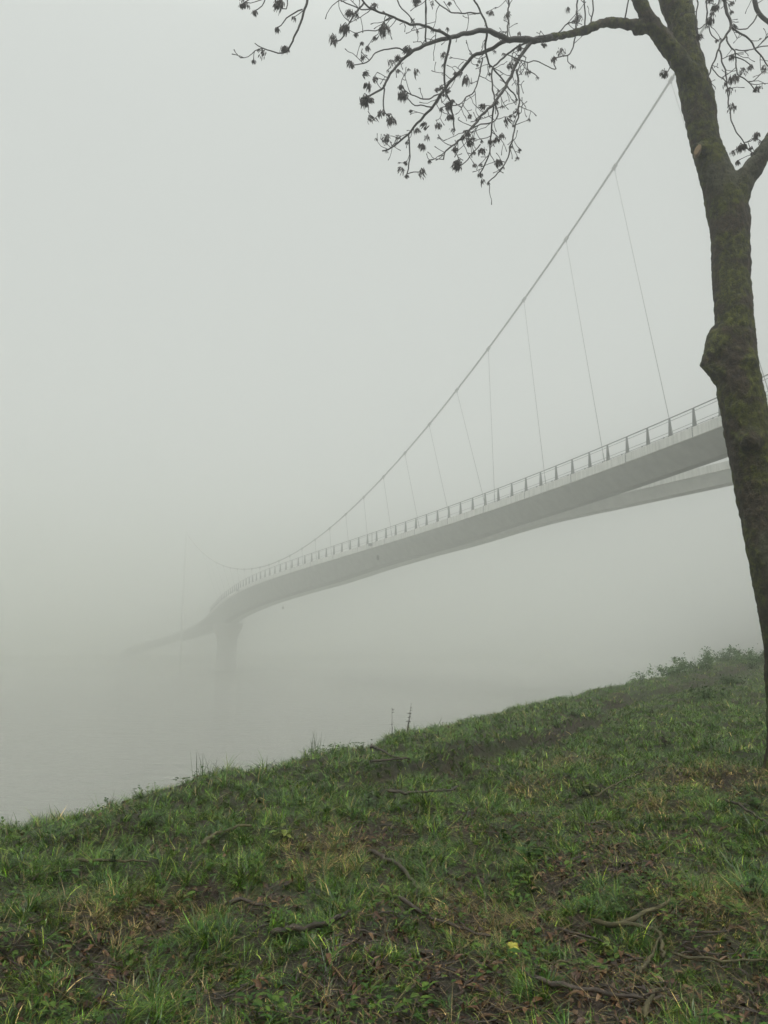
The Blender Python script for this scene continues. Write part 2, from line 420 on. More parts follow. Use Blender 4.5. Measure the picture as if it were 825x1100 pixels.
# far pier: flared concrete shaft on a round plinth in the water
c0 = on(61, 2.35, 0); ax = frame(61)[2]; rt = frame(61)[1]
pr = MB(); levels = [(c0[2] - (.43 + depth(61)) * BS + .15, 3.4, 11.5), (c0[2] - 5.2, 3.2, 8.0), (c0[2] - 6.0, 2.8, 5.2), (c0[2] - 7.4, 2.4, 3.2), (c0[2] - 9.0, 2.3, 2.6), (WATER + 1.2, 2.5, 2.9), (WATER - 1.4, 2.8, 3.4)]
pr.sweep([[np.array([c0[0], c0[1], z]) + rt * (a_ * math.cos(k * math.pi / 12)) + ax * (b_ * math.sin(k * math.pi / 12)) for k in range(24)] for z, a_, b_ in levels[::-1]])
pr.build('pier', M['concrete'], bridge, True)
# fittings on the edge: navigation boards and lamps
def fitting(n, ball=True, tall=1.1):
    p, r, a = frame(n)
    def P(o, f_, z): return p + (r * o + a * f_ + np.array([0, 0, z])) * BS
    mb = MB(); mb.tube([P(-.1, 0, -.45), P(-.1, 0, tall)], .035, 8); mb.tube([P(-.1, 0, -.15), P(-.34, 0, -.15)], .03, 8)
    mb.box8([P(-.42, -.16, -.28), P(-.14, -.16, -.28), P(-.14, .16, -.28), P(-.42, .16, -.28), P(-.42, -.16, -.02), P(-.14, -.16, -.02), P(-.14, .16, -.02), P(-.42, .16, -.02)])
    br = mb.build('navigation_bracket', M['lamp'], bridge)
    if ball:
        l = MB(); z = -.43 - depth(n) * .55; l.tube([P(.55, 0, z + .12), P(.55, 0, z - .10), P(.55, 0, z - .22), P(.55, 0, z - .36)], [.10, .16, .20, .10], 10)
        l.build('lamp', M['lamp'], br, True)
fitting(23.35, True, 1.05); fitting(46.3, False, .7)
p, r, a = frame(43); mb = MB(); e = Vector(on(43, 4.9, -.43 - depth(43)))
mb.tube([e + Vector((0, 0, .05)), e - Vector((0, 0, .35))], .04, 6); mb.tube([e - Vector((0, 0, .3)), e - Vector((0, 0, .5)), e - Vector((0, 0, .8))], [.08, .26, .06], 8)
mb.build('hanging_reflector', M['lamp'], bridge)
for n in (3.6, 12.2):
    e = Vector(on(n, fork(n) + .02, -.45)); mb = MB(); mb.tube([e + Vector((0, 0, .1)), e - Vector((0, 0, .25))], .05, 8); mb.tube([e - Vector((0, 0, .2)), e + Vector((-.25, -.1, -.36))], .045, 8); mb.build('drain_pipe', M['girder'], bridge)
rebase(bridge, tuple(c0[:2]) + (WATER,))

# ------------------------------------------------------------------ the tree
TY = 9.15
tree = empty('bare_tree'); tag(tree, 'leafless mossy tree with a pruned knob and dangling dark seed clusters', 'tree')
def pxr(px_w, Y): return .5 * px_w * Y * 1.0 / FPX
def chain(rows, Y0, Y1=None):    # rows (x, y, width) in photograph pixels -> points and radii at a real distance
    Y1 = Y0 if Y1 is None else Y1; n = len(rows)
    P = [at(x, y, Y0 + (Y1 - Y0) * i / max(n - 1, 1)) for i, (x, y, w_) in enumerate(rows)]
    return P, [.93 * pxr(w_, (p.y * _c + (p.z - EYE) * _s)) for p, (_, _, w_) in zip(P, rows)]
def resample(P, r, step):
    P = np.array([tuple(p) for p in P]); r = np.array(r)
    L = np.concatenate([[0], np.cumsum(np.linalg.norm(np.diff(P, axis=0), axis=1))]); m_ = max(int(L[-1] / step), 2)
    x = np.linspace(0, L[-1], m_ + 1); return [Vector(p) for p in catmull(L, P, x)], np.maximum(np.interp(x, L, r), .0015)
tb = MB()
trunk = [(863, 860, 120), (861, 838, 92), (858, 815, 72), (853, 780, 58), (845.5, 692, 51), (833, 623, 50.5), (821.5, 562, 51), (809.5, 497, 51), (801.5, 455, 51), (796, 425, 52), (791, 390, 48), (788.5, 345, 43), (786, 300, 42), (784.5, 262, 43), (782, 225, 47), (773, 197, 41), (763, 170, 35), (756, 145, 33.5), (750, 109, 38), (743.5, 82, 35), (738.5, 55, 29), (733, 25, 31), (725, 0, 35), (718, -40, 34), (712, -110, 35), (716, -220, 30), (705, -330, 24), (712, -450, 14)]
P, r = chain(trunk, TY); P, r = resample(P, r, .06); tb.tube(P, r, 20)
TRUNKP, TRUNKR = P, r
def limb(rows, Y0, Y1): P, r = chain(rows, Y0, Y1); P, r = resample(P, r, .05); tb.tube(P, r, 14)
limb([(748, 95, 26), (738, 76, 24), (724, 57, 22), (708, 37, 18.5), (694, 15, 16), (682, -10, 15), (666, -60, 15), (664, -140, 16), (640, -230, 12), (632, -330, 7)], TY - .06, TY - .7)
limb([(783, 232, 38), (791, 212, 31), (800, 192, 26), (814, 174, 21), (827, 154, 19), (850, 118, 18), (872, 70, 16), (880, 0, 14), (900, -90, 11), (905, -190, 7)], TY, TY - .5)
limb([(716, 44, 20), (706, 34, 18), (695, 28.5, 16), (682, 26.5, 13.5), (664, 24.5, 12), (648, 24.5, 11.5), (636, 29.5, 10.5), (618, 35.5, 9.5), (602, 38.5, 8.6), (590, 40, 8)], TY - .2, TY - .55)
# knob: a spur to the left, bulges facing the viewer
def spur(rows, Ys): 
    P = [at(x, y, Y) for (x, y, _), Y in zip(rows, Ys)]; r = [pxr(w_, TY) for _, _, w_ in rows]; P, r = resample(P, r, .03); tb.tube(P, r, 14)
spur([(789, 345, 34), (780, 362, 40), (771, 376, 34), (761, 387, 19), (752.5, 394, 6)], [TY] * 5)
spur([(794, 408, 48), (781, 402, 40), (768, 397, 23), (756, 394, 9)], [TY] * 4)
spur([(800, 392, 32), (801, 384, 27), (802, 378, 22), (802, 376, 12)], [TY - .12, TY - .17, TY - .21, TY - .245])
spur([(805, 470, 34), (806, 476, 28), (806, 479, 18)], [TY - .12, TY - .22, TY - .29])
spur([(690, 31, 15), (683, 35, 9), (682, 37, 5)], [TY - .26] * 3)
spur([(770, 168, 30), (753, 161, 20), (746, 160, 12)], [TY - .02, TY - .12, TY - .18])
tr0 = tb.build('trunk', M['bark'])
md = tr0.modifiers.new('r', 'REMESH'); md.mode = 'VOXEL'; md.voxel_size = .014; md.adaptivity = 0
md2 = tr0.modifiers.new('s', 'SMOOTH'); md2.iterations = 5; md2.factor = .5
dg = bpy.context.evaluated_depsgraph_get(); me2 = bpy.data.meshes.new_from_object(tr0.evaluated_get(dg))
bpy.data.objects.remove(tr0)
n_ = len(me2.vertices); co = np.empty(n_ * 3, np.float32); me2.vertices.foreach_get('co', co); co = co.reshape(-1, 3)
no = np.empty(n_ * 3, np.float32); me2.vertices.foreach_get('normal', no); no = no.reshape(-1, 3)
dis = np.empty(n_)
for i in range(n_):
    c_ = co[i]; v_ = Vector((float(c_[0]), float(c_[1]), float(c_[2])))
    dis[i] = .010 * mnoise.noise(v_ * 5) + .016 * mnoise.noise(Vector((v_.x * 15, v_.y * 15, v_.z * 11))) + .006 * abs(mnoise.noise(v_ * 38)) - .005
co = co + no * dis[:, None]; me2.vertices.foreach_set('co', co.astype(np.float32).ravel()); me2.update()
me2.polygons.foreach_set('use_smooth', [True] * len(me2.polygons)); me2.name = 'trunk'
trk = bpy.data.objects.new('trunk', me2); COL.objects.link(trk); trk.parent = tree
if not me2.materials: me2.materials.append(M['bark'])
# pale pruning scar on the trunk
sc = MB(); c0 = at(749.3, 161.5, TY - .215); nn = Vector((-.45, -1, -.05)).normalized(); e1 = Vector((.45, -.2, .85)); e1 = (e1 - nn * e1.dot(nn)).normalized(); e2 = nn.cross(e1)
ring = [c0 + e1 * (.075 * math.cos(k * .5236)) + e2 * (.034 * math.sin(k * .5236)) for k in range(12)]
sc.sweep([[p - nn * .06 for p in ring], [p + nn * .014 for p in ring], [c0 + nn * .018 + (p - c0) * .8 for p in ring]]); recalc(sc.build('pruning_scar', M['cut'], tree))

# boughs traced as real wood at their own distances, then grown on with side twigs
CL = []                          # seed cluster positions
def wob(P, amp, step=.05):
    out = []
    for i, p in enumerate(P):
        k = 0 if i == 0 else 1
        out.append(p + Vector((mnoise.noise(p * 9), mnoise.noise(p * 9 + Vector((7, 3, 1))), mnoise.noise(p * 9 + Vector((1, 9, 4))))) * amp * k)
    return out
def grow(mb, p, d, L, r, lvl, seeds):
    n = max(int(L / .045), 3); pts = [p]; d = Vector(d).normalized()
    for i in range(n):
        d = (d + Vector((random.gauss(0, .20), random.gauss(0, .20), random.gauss(0, .20) - .03))).normalized()
        if i > n * .7: d = (d + Vector((0, 0, .22))).normalized()
        pts.append(pts[-1] + d * (L / n))
        if lvl > 0 and random.random() < .22:
            s_ = Vector((random.gauss(0, 1), random.gauss(0, 1), random.gauss(0, 1) - .2)); s_ = (s_ - d * s_.dot(d)).normalized()
            grow(mb, pts[-1], d * .6 + s_, L * random.uniform(.3, .6), r * .65, lvl - 1, seeds)
    rr = [max(r * (1 - .45 * i / n), .0035) for i in range(n + 1)]; rr[-1] = max(rr[-1], .0055)
    mb.tube(pts, rr, 5)
    if seeds and random.random() < seeds: CL.append((pts[-1], random.uniform(.6, 1.0)))
def bough(rows, Y0, Y1, tw=.0, seeds=.35, tipseed=True, up=0, name='bough'):
    P, r = chain(rows, Y0, Y1); P, r = resample(P, r, .04); P = wob(P, .018); r = np.maximum(r, .0048)
    mb = MB(); mb.tube(P, r, 7)
    for i in range(2, len(P)):
        if random.random() < tw * .04:
            d = (P[i] - P[i - 1]).normalized(); s_ = Vector((random.gauss(0, 1), random.gauss(0, 1), random.gauss(0, 1) + up)); s_ = (s_ - d * s_.dot(d)).normalized()
            grow(mb, P[i], d * .5 + s_, random.uniform(.08, .34), .0050, 1, seeds)
    if tipseed: CL.append((P[-1], random.uniform(.75, 1.1)))
    mb.build(name, M['twig'], tree, True)
    return P
Yb = TY - .55
B = [
 ([(592, 40, 8.4), (570, 43, 7.6), (556, 42.5, 7), (543.5, 41.5, 6.6), (532, 36, 6.2), (522, 32.5, 5.8), (504, 35.5, 5.2), (483, 40, 4.8), (466, 45, 4.4), (452, 51, 4), (438, 59, 3.4), (426, 71, 3), (413, 91, 2.6), (402, 100, 2.2), (388, 106, 1.8)], Yb, Yb - .9, 1.6),
 ([(484, 40, 3.6), (473, 33, 3.2), (458, 29, 2.8), (439, 24.5, 2.6), (420, 17, 2.4), (405, 12, 2.2), (391, 3, 2), (384, -8, 1.8)], Yb - .5, Yb - 1.3, 1.8),
 ([(391, 3, 2.2), (384, 12, 1.9), (377, 22, 1.7), (371, 32, 1.6), (366, 43, 1.5), (359, 43, 1.3)], Yb - 1.15, Yb - 1.3, 1),
 ([(545, 42, 5), (532, 51, 4.4), (509, 60, 4), (493, 77.5, 3.6), (478, 95, 3.3), (464, 116, 3), (447, 134, 2.7), (439, 143.5, 2.3), (426, 155, 1.9), (411, 163, 1.6)], Yb - .15, Yb + .5, 2.0),
 ([(571, 45, 4.6), (560, 59, 4), (549, 80, 3.6), (541, 96, 3.4), (532, 109, 3.1), (516, 126, 2.7), (501, 143.5, 2.3), (489, 155, 2), (477.6, 164, 1.7), (476, 171, 1.5)], Yb - .05, Yb - .8, 2.0),
 ([(484, 41, 3), (481, 57, 2.7), (477.5, 74, 2.5), (477.6, 89, 2.3), (483, 108, 2), (487, 126, 1.8), (488.5, 141, 1.6)], Yb - .5, Yb - .1, 1.6),
 ([(555, 75, 2.3), (558, 100, 2), (556.5, 124, 1.8), (550, 150, 1.7), (543, 175, 1.6), (537, 184, 1.4), (524, 197, 1.3)], Yb - .2, Yb - .55, 1.4),
 ([(529, 112, 2.2), (528, 136, 1.9), (526, 155, 1.7), (522, 174.5, 1.6), (515, 187, 1.3)], Yb - .35, Yb - .1, 1.5),
 ([(531, 112, 2), (534.5, 124, 1.8), (531, 129.5, 1.6), (516, 134, 1.5), (503, 139, 1.3), (497, 146, 1.2)], Yb - .35, Yb - .8, 1.2),
 ([(523, 34, 2.8), (522, 54, 2.4), (526, 68, 2), (530, 74, 1.9), (543.5, 91, 1.7), (555, 106, 1.5)], Yb - .3, Yb + .3, 1.2),
 ([(600, 41, 2.5), (560, 48.5, 2.2), (540, 62, 2.1), (529, 75.6, 2), (530, 97, 1.9), (532, 109, 1.8)], Yb, Yb - .3, .8),
 ([(439, 143.5, 1.9), (440, 157, 1.7), (440, 167, 1.6), (437, 188, 1.4)], Yb + .45, Yb + .5, 1.2),
 ([(437, 187, 1.2), (446, 185, 1.1), (452, 184, 1)], Yb + .5, Yb + .45, 0),
 ([(412, 91, 1.8), (413, 105, 1.6), (413.5, 120, 1.5), (419, 127, 1.3)], Yb - .8, Yb - .7, .8),
 ([(436, 57, 1.8), (427, 52, 1.6), (415, 52, 1.5), (404, 57, 1.4), (395, 66, 1.3), (378, 70, 1.2)], Yb - .8, Yb - .9, 1.2),
 ([(477, 98, 1.8), (465, 104, 1.6), (453, 106, 1.5), (441, 101, 1.3), (430, 92, 1.2)], Yb + .1, Yb - .1, .8),
 ([(466, 115, 1.6), (455, 113, 1.4), (443, 112, 1.3), (437, 105, 1.1)], Yb + .2, Yb + .1, .6),
 ([(516, 155, 1.4), (508, 164, 1.3), (503, 171, 1.2), (493, 179, 1.1)], Yb - .6, Yb - .55, 0),
 ([(518, 62, 1.7), (515, 82, 1.5), (509, 98, 1.4), (500, 106, 1.3), (488, 114, 1.2), (474, 116, 1)], Yb, Yb - .2, 1.4),
 ([(457.5, 45, 2), (457.5, 20, 2), (458, 0, 1.9), (460, -30, 1.8)], Yb - .6, Yb - .8, .8),
 ([(545.5, 40, 1.9), (546, 20, 1.8), (546.5, 0, 1.7), (549, -30, 1.6)], Yb - .1, Yb + .2, .8),
 ([(525, 33, 2.3), (517, 14, 2.1), (509, 0, 2), (503, -18, 2)], Yb - .25, Yb - .5, .9),
 ([(516, 14, 1.6), (500, 14, 1.5), (483, 12.5, 1.4), (470, 3, 1.4), (464, -8, 1.3)], Yb - .4, Yb - .6, 1),
 ([(618.5, 35, 2), (620, 10, 1.9), (620.5, -20, 1.8)], Yb + .05, Yb + .2, 1.2),
 ([(628.5, 32, 1.7), (627.5, 8, 1.6), (628, -20, 1.5)], Yb + .05, Yb - .2, .6),
 ([(635, 29, 1.7), (637, 10, 1.6), (636, -20, 1.5)], Yb + .1, Yb, .8),
 ([(671, 24, 1.8), (674, 8, 1.6), (678, -12, 1.5)], Yb + .2, Yb + .1, .8),
 ([(600, 35, 1.4), (607, 27, 1.3), (616, 22, 1.2)], Yb, Yb, .6),
 ([(618, 40, 1.7), (615, 52, 1.5), (610, 59, 1.4), (602, 61, 1.3), (595, 64, 1.2), (597, 74, 1.2), (586, 70, 1.1), (575, 65, 1.2), (567, 66, 1.2), (552, 62, 1.2), (540, 57, 1.1)], Yb + .05, Yb - .4, 1.0),
 ([(610, 59, 1.1), (611, 68, 1), (614, 71, .9)], Yb, Yb, 0),
 ([(566.5, 66.5, 1.2), (568, 76, 1.1), (578, 81.5, 1)], Yb - .35, Yb - .4, 0),
 ([(331, -30, 3.4), (331, -2, 3), (327, 12, 2.7), (323.6, 22, 2.5), (317.5, 37, 2.2), (312, 48, 2), (306, 56, 1.7), (299.5, 58, 1.5), (289, 55, 1.3), (279, 51.5, 1.2), (274, 46.5, 1)], Yb - 1.9, Yb - 1.75, .5),
 ([(325, 10, 1.6), (316, 14, 1.5), (306, 20.5, 1.4), (304, 25, 1.2), (298, 29, 1)], Yb - 1.9, Yb - 1.9, .4),
 ([(288, -20, 1.6), (286, -2, 1.4), (282, 6, 1.2), (274, 11.5, 1)], Yb - 2, Yb - 2, .2),
 ([(276, -20, 1.5), (270, -4, 1.3), (262, 2, 1.1), (259, 4, 1)], Yb - 2, Yb - 2, 0),
 ([(307, -20, 1.6), (308, 0, 1.4), (306, 10, 1.2), (299, 7, 1)], Yb - 1.95, Yb - 1.95, .4),
 ([(420, 17, 1.5), (412, 24, 1.3), (408, 31, 1.2), (395, 33, 1.1), (383, 35, 1)], Yb - .95, Yb - 1, 1),
 ([(400, 9, 1.5), (390, 10, 1.4), (378, 6, 1.3), (361, -2, 1.2)], Yb - 1.1, Yb - 1.2, .8),
 ([(424, -14, 1.6), (428, 3, 1.5), (436, 13, 1.4), (443, 23, 1.3)], Yb - .9, Yb - .8, .6),
 ([(441, -14, 1.5), (446, -2, 1.4), (447, 4, 1.3)], Yb - .8, Yb - .8, 0),
 # drooping twigs right of the trunk
 ([(770, -30, 4.4), (777.6, 0, 4), (781, 14, 3.6), (785, 28, 3), (777, 42, 2.4), (771, 54, 2), (765, 72, 1.7), (760, 86, 1.5)], TY - .5, TY - .7, .4),
 ([(772, 53, 1.9), (776, 66, 1.8), (779.5, 79, 1.7), (781.5, 93, 1.6), (782, 106, 1.6), (784, 120, 1.5), (786, 131, 1.5), (793, 144, 1.4), (800.6, 154, 1.3), (802, 160, 1.1), (808, 164, 1)], TY - .65, TY - .9, 1.0),
 ([(801, 153, 1.1), (808, 149.5, 1), (813, 143, .9)], TY - .85, TY - .9, 0),
 ([(786, 29, 2.2), (796, 36, 2.2), (805, 43, 2), (811, 51, 1.9), (817, 59, 1.7), (822, 66, 1.5), (832, 78, 1.2)], TY - .55, TY - .4, 1.0),
 ([(811, 52, 1.3), (820, 45, 1.2), (830, 34, 1.2)], TY - .5, TY - .5, .6),
 ([(790, 53, 1.3), (800, 54, 1.3), (811, 51, 1.2), (830, 49, 1.2)], TY - .55, TY - .5, .3),
 ([(780, 38, 2), (784, 50, 1.8), (789, 54, 1.7), (791, 66, 1.6), (792, 79, 1.5), (798, 84, 1.4), (804, 88, 1.3), (811, 97, 1.2)], TY - .6, TY - .8, 1.2),
 ([(804, 88, 1.1), (813, 84, 1), (821, 77, 1)], TY - .8, TY - .75, .2),
 ([(789, 61, 1.4), (799, 64, 1.3), (806, 70, 1.2)], TY - .7, TY - .75, 1.2),
 ([(765, 72, 1.3), (771, 81, 1.2), (780, 88, 1.1)], TY - .7, TY - .75, 1),
 ([(812, -30, 6), (811, -5, 5.6), (813, 10, 5.2), (818, 18, 5), (827, 25, 4.8), (846, 33, 5)], TY - .3, TY - .2, .3),
 ([(814, 15, 1.9), (809, 24, 1.6), (803, 30, 1.4), (795, 31, 1.3), (787, 27, 1.2)], TY - .3, TY - .45, .6),
 ([(748, -20, 1.8), (749.5, 5, 1.6), (747.5, 20, 1.4), (749, 37, 1.3)], TY - .5, TY - .55, .4),
 ([(758, -20, 1.7), (759, 5, 1.6), (760, 24, 1.5), (764, 36, 1.3), (769.5, 43, 1.1)], TY - .5, TY - .5, .8),
 ([(757, 26, 1.2), (751, 30, 1.1), (748, 29, 1)], TY - .5, TY - .5, 0),
 ([(772, -20, 1.6), (771, 5, 1.4), (768, 12, 1.2), (762, 20, 1.1)], TY - .5, TY - .55, 1.4),
 ([(720, 66, 1.4), (718, 74, 1.2), (715, 79, 1)], TY - .25, TY - .3, 0),
]
for rows, y0, y1, tw in B:
    bough(rows, y0, y1, tw * 5.0, .22, tipseed=rows[0][2] < 3 and rows[-1][1] > 0)
for px, py, dY in [(426, 66, -.8), (420, 70, -.8), (439, 56, -.7), (446, 80, -.7), (477, 62, -.5), (412, 31, -.95), (371, 31, -1.3), (357, 42, -1.3), (376, 71, -.9), (389, 65, -.9), (391, 83, -.85), (396, 94, -.8), (392, 107, -.85), (393, 113, -.85), (398, 111, -.85), (397, 130, -.8), (421, 131, -.7), (409, 124, -.75), (432, 104, .05), (436, 104, .05), (415, 152, .5), (427, 152, .45), (448, 143, .3), (458, 138, .2), (470, 138, .1), (459, 150, .2), (454, 160, .2), (487, 144, -.1), (495, 82, -.1), (501, 87, -.1), (520, 117, -.5), (527, 155, -.3), (533, 153, -.3), (539, 149, -.35), (517, 165, -.35), (502, 155, -.5), (534, 177, -.5), (556, 123, -.3), (492, 180, -.55), (518, 198, -.1), (482, 116, -.1), (432, 186, .5), (437, 179, .5), (453, 186, .45), (557, 55, -.1), (558, 40, -.1), (622, 22, .1), (610, 13, .1), (595, 66, -.35), (602, 58, -.1), (447, 2, -.8), (464, 7, -.6), (528, 17, -.4), (545, 20, 0), (714, 82, -.3), (282, 59, -1.75), (306, 55, -1.75), (260, 4, -2), (302, 6, -1.95), (381, 20, -1.2), (402, 9, -1.05), (797, 79, .0), (786, 64, -.1), (784, 100, -.2), (812, 99, -.2), (821, 76, -.2), (789, 86, -.2), (787, 117, -.2), (796, 160, -.3), (765, 18, 0), (768, 10, 0)]:
    base = TY if px > 700 else Yb
    CL.append((at(px, py - 5, base + dY - (.55 if px > 740 else 0)), random.uniform(.75, 1.15)))
def cluster_mesh(seed, n):
    r_ = random.Random(seed); v = []; f = []
    for _ in range(n):
        a = r_.uniform(0, 6.283); up = r_.uniform(.1, 1); c_ = Vector((math.cos(a) * math.sqrt(1 - up * up * .6), math.sin(a) * math.sqrt(1 - up * up * .6), -up * .9)) * r_.uniform(.008, .040)
        d = (Vector((math.cos(a), math.sin(a), 0)) * r_.uniform(.0, .38) + Vector((0, 0, -1))).normalized(); L = r_.uniform(.024, .052); wd = r_.uniform(.003, .0055)
        s_ = d.cross(Vector((r_.gauss(0, 1), r_.gauss(0, 1), r_.gauss(0, 1)))).normalized(); nrm = d.cross(s_) * .0012
        q = [c_, c_ + d * L * .45 + s_ * wd, c_ + d * L, c_ + d * L * .45 - s_ * wd]
        b0 = len(v); v += [p + nrm for p in q] + [p - nrm for p in q]
        f += [(b0, b0 + 1, b0 + 2, b0 + 3), (b0 + 7, b0 + 6, b0 + 5, b0 + 4)] + [(b0 + k, b0 + 4 + k, b0 + 4 + (k + 1) % 4, b0 + (k + 1) % 4) for k in range(4)]
    mb = MB(); mb.add(v, f)
    for _ in range(5): 
        a = r_.uniform(0, 6.283); mb.tube([(0, 0, .012), (math.cos(a) * .014, math.sin(a) * .014, -.006), (math.cos(a) * .026, math.sin(a) * .026, -.028)], .0022, 4)
    return mb
protos = [cluster_mesh(i, n).build('seed_cluster', M['seed'], tree) for i, n in enumerate((46, 70, 26, 95, 16, 58))]
CLsel = CL[-72:] + random.sample(CL[:-72], min(len(CL) - 72, 28))
extra = MB()
for i, (p, s_) in enumerate(CLsel):
    o = protos[i] if i < len(protos) else protos[i % len(protos)].copy()
    if i >= len(protos): COL.objects.link(o); o.parent = tree
    o.location = p; k = s_ * random.uniform(.95, 1.5); o.scale = (k, k, k * random.uniform(.85, 1.25)); o.rotation_euler = (random.gauss(0, .25), random.gauss(0, .25), random.uniform(0, 6.28))
rest = [c for c in CL[:-72] if not any(c is d for d in CLsel)]      # the many smaller ones, past a hundred, as one part
for p, s_ in random.sample(rest, min(len(rest), 190)):
    q = random.choice(protos).data; k = s_ * random.uniform(.55, .95); extra.add([tuple(p + Vector(v.co) * k) for v in q.vertices], [tuple(f_.vertices) for f_ in q.polygons])
if extra.v: tag(extra.build('seed_clusters', M['seed'], tree), kind='stuff')
base = TRUNKP[0]; rebase(tree, (base.x, base.y, float(ground(base.x, base.y))))
print('clusters', len(CL))

# ------------------------------------------------------------------ ground cover
# bare or littered patches, read off the photograph: pixel, radius in metres, strength
PATCH = [(410, 905, .42, 1), (560, 893, .5, .75), (640, 935, .55, .9), (700, 905, .45, .7), (640, 1065, .7, 1), (470, 1050, .5, .95), (560, 1010, .4, .7), (90, 1040, .35, .8), (262, 970, .25, .7), (330, 1060, .3, .6), (800, 1060, .4, .8), (760, 1000, .4, .7), (800, 850, .55, .75), (730, 1085, .4, .9), (180, 1060, .3, .6), (430, 980, .4, .5), (250, 1090, .3, .7), (380, 1090, .35, .8), (560, 1090, .4, .9), (520, 960, .3, .5), (160, 1000, .2, .6), (25, 1085, .3, .5)]
PP = [(hit(x, y), r_, s_) for x, y, r_, s_ in PATCH]
def bare(x, y):
    b_ = np.zeros_like(x); n_ = fbm(x, y, .5, 21, 3)
    for p, r_, s_ in PP:
        d = np.hypot(x - p.x, y - p.y) / r_; b_ = np.maximum(b_, s_ * np.clip(1.38 - d + .5 * n_, 0, 1))
    b_ = np.maximum(b_, np.clip(.8 * fbm(x, y, 1.1, 33, 3) - .62, 0, .8))
    u = x * DU[0] + y * DU[1]; v = x * DV[0] + y * DV[1]; ve = np.interp(u, KU, KE)
    b_ = np.maximum(b_, .10 * np.exp(-((v - (ve - 1.40 - .22 * np.sin(u * .55) - .1 * np.sin(u * 1.7))) / .12) ** 2) * smooth((u - 6.5) / 3))
    return np.clip(b_, 0, 1)
DRY = [(600, 825, .5), (575, 850, .35), (355, 915, .35), (790, 835, .5), (740, 840, .45), (170, 985, .3), (340, 935, .3), (800, 985, .4), (120, 990, .25), (700, 870, .35), (520, 1000, .3)]
DP = [(hit(x, y), r_) for x, y, r_ in DRY]
def dry(x, y):
    b_ = np.zeros_like(x)
    for p, r_ in DP: b_ = np.maximum(b_, np.clip(1.4 - np.hypot(x - p.x, y - p.y) / r_, 0, 1))
    return b_

def scatter(rho0, r0, r1, fall, amin=-48, amax=44, ref=5.0):
    """points on the bank in a fan around the viewer, thinning with distance"""
    rr = np.linspace(r0, r1, 4000); dens = rho0 * np.where(rr < ref, 1, (ref / rr) ** fall) * rr * R(amax - amin)
    cum = np.concatenate([[0], np.cumsum((dens[1:] + dens[:-1]) / 2 * np.diff(rr))]); n = int(cum[-1])
    r_ = np.interp(rng.uniform(0, cum[-1], n), cum, rr); a = R(amin) + rng.uniform(0, 1, n) * R(amax - amin)
    x = r_ * np.sin(a); y = r_ * np.cos(a)
    v = x * DV[0] + y * DV[1]; u = x * DU[0] + y * DU[1]; keep = v < np.interp(u, KU, KE) + 1.0
    return x[keep], y[keep], r_[keep]

def blades(x, y, z, h, wd, az, lean, curl, seg, tint):
    n = len(x); P = np.stack([x, y, z], -1); co = np.empty((n, 2 * seg + 1, 3))
    hd = np.stack([np.cos(az), np.sin(az), np.zeros(n)], -1); tw = az + np.pi / 2 + rng.normal(0, .5, n)
    sd = np.stack([np.cos(tw), np.sin(tw), np.zeros(n)], -1); up = np.array([0, 0, 1.])
    cur = P.copy()
    for l in range(seg + 1):
        tt = l / seg; ww = wd * (1 - tt ** 1.6) * (.75 + .5 * tt)
        if l < seg: co[:, 2 * l] = cur - sd * ww[:, None] * .5; co[:, 2 * l + 1] = cur + sd * ww[:, None] * .5
        else: co[:, 2 * l] = cur
        th = lean + curl * (l + .5) / seg
        cur = cur + (hd * np.sin(th)[:, None] + up * np.cos(th)[:, None]) * (h / seg)[:, None]
    k = 2 * seg + 1; base = (np.arange(n) * k)[:, None]
    quads = np.concatenate([np.array([2 * l, 2 * l + 1, 2 * l + 3, 2 * l + 2]) for l in range(seg - 1)]) if seg > 1 else np.array([], int)
    tri = np.array([2 * seg - 2, 2 * seg - 1, 2 * seg])
    fi = np.concatenate([base + quads[None], base + tri[None]], 1).ravel()
    fl = np.tile(np.array([4] * (seg - 1) + [3]), n)
    return co.reshape(-1, 3), fi, fl, np.repeat(tint, k, axis=0)

# --- living grass: tufts of leaning blades
x, y, r_ = scatter(9500, 1.6, 46, 1.75)
bz = bare(x, y); keep = rng.uniform(0, 1, len(x)) > np.maximum(bz * .86, np.clip(.18 - .75 * fbm(x, y, .42, 61, 2), 0, .6)); x, y, r_, bz = x[keep], y[keep], r_[keep], bz[keep]
# pull blades towards tuft centres so that the sward clumps
cell = .11; gx = np.floor(x / cell); gy = np.floor(y / cell)
hsh = lambda a, b_, k: np.modf(np.abs(np.sin(a * 127.1 + b_ * 311.7 + k * 74.7) * 43758.5453))[0]
cxp = (gx + .15 + .7 * hsh(gx, gy, 1)) * cell; cyp = (gy + .15 + .7 * hsh(gx, gy, 2)) * cell
pull = np.where(hsh(gx, gy, 3) < .6, .55, .1); x = x + (cxp - x) * pull; y = y + (cyp - y) * pull
n = len(x); z = ground(x, y) - .006
lush = np.clip(.5 + .55 * fbm(x, y, .9, 41, 3), 0, 1.3); far_w = np.clip(r_ / 5.5, 1, 3.2)
h = (.046 + .074 * rng.beta(2, 3, n) + .055 * lush * rng.uniform(.3, 1, n)) * (1 - .45 * bz) * np.where(hsh(gx, gy, 4) > .86, 1.4, 1) * (.62 + .55 * hsh(gx, gy, 6)) * np.clip(1 + .35 * fbm(x, y, .55, 63, 2), .5, 1.6)
wd = (.0032 + .0034 * rng.uniform(0, 1, n)) * far_w
az = hsh(gx, gy, 5) * 6.283 + rng.normal(0, 1.1, n) 
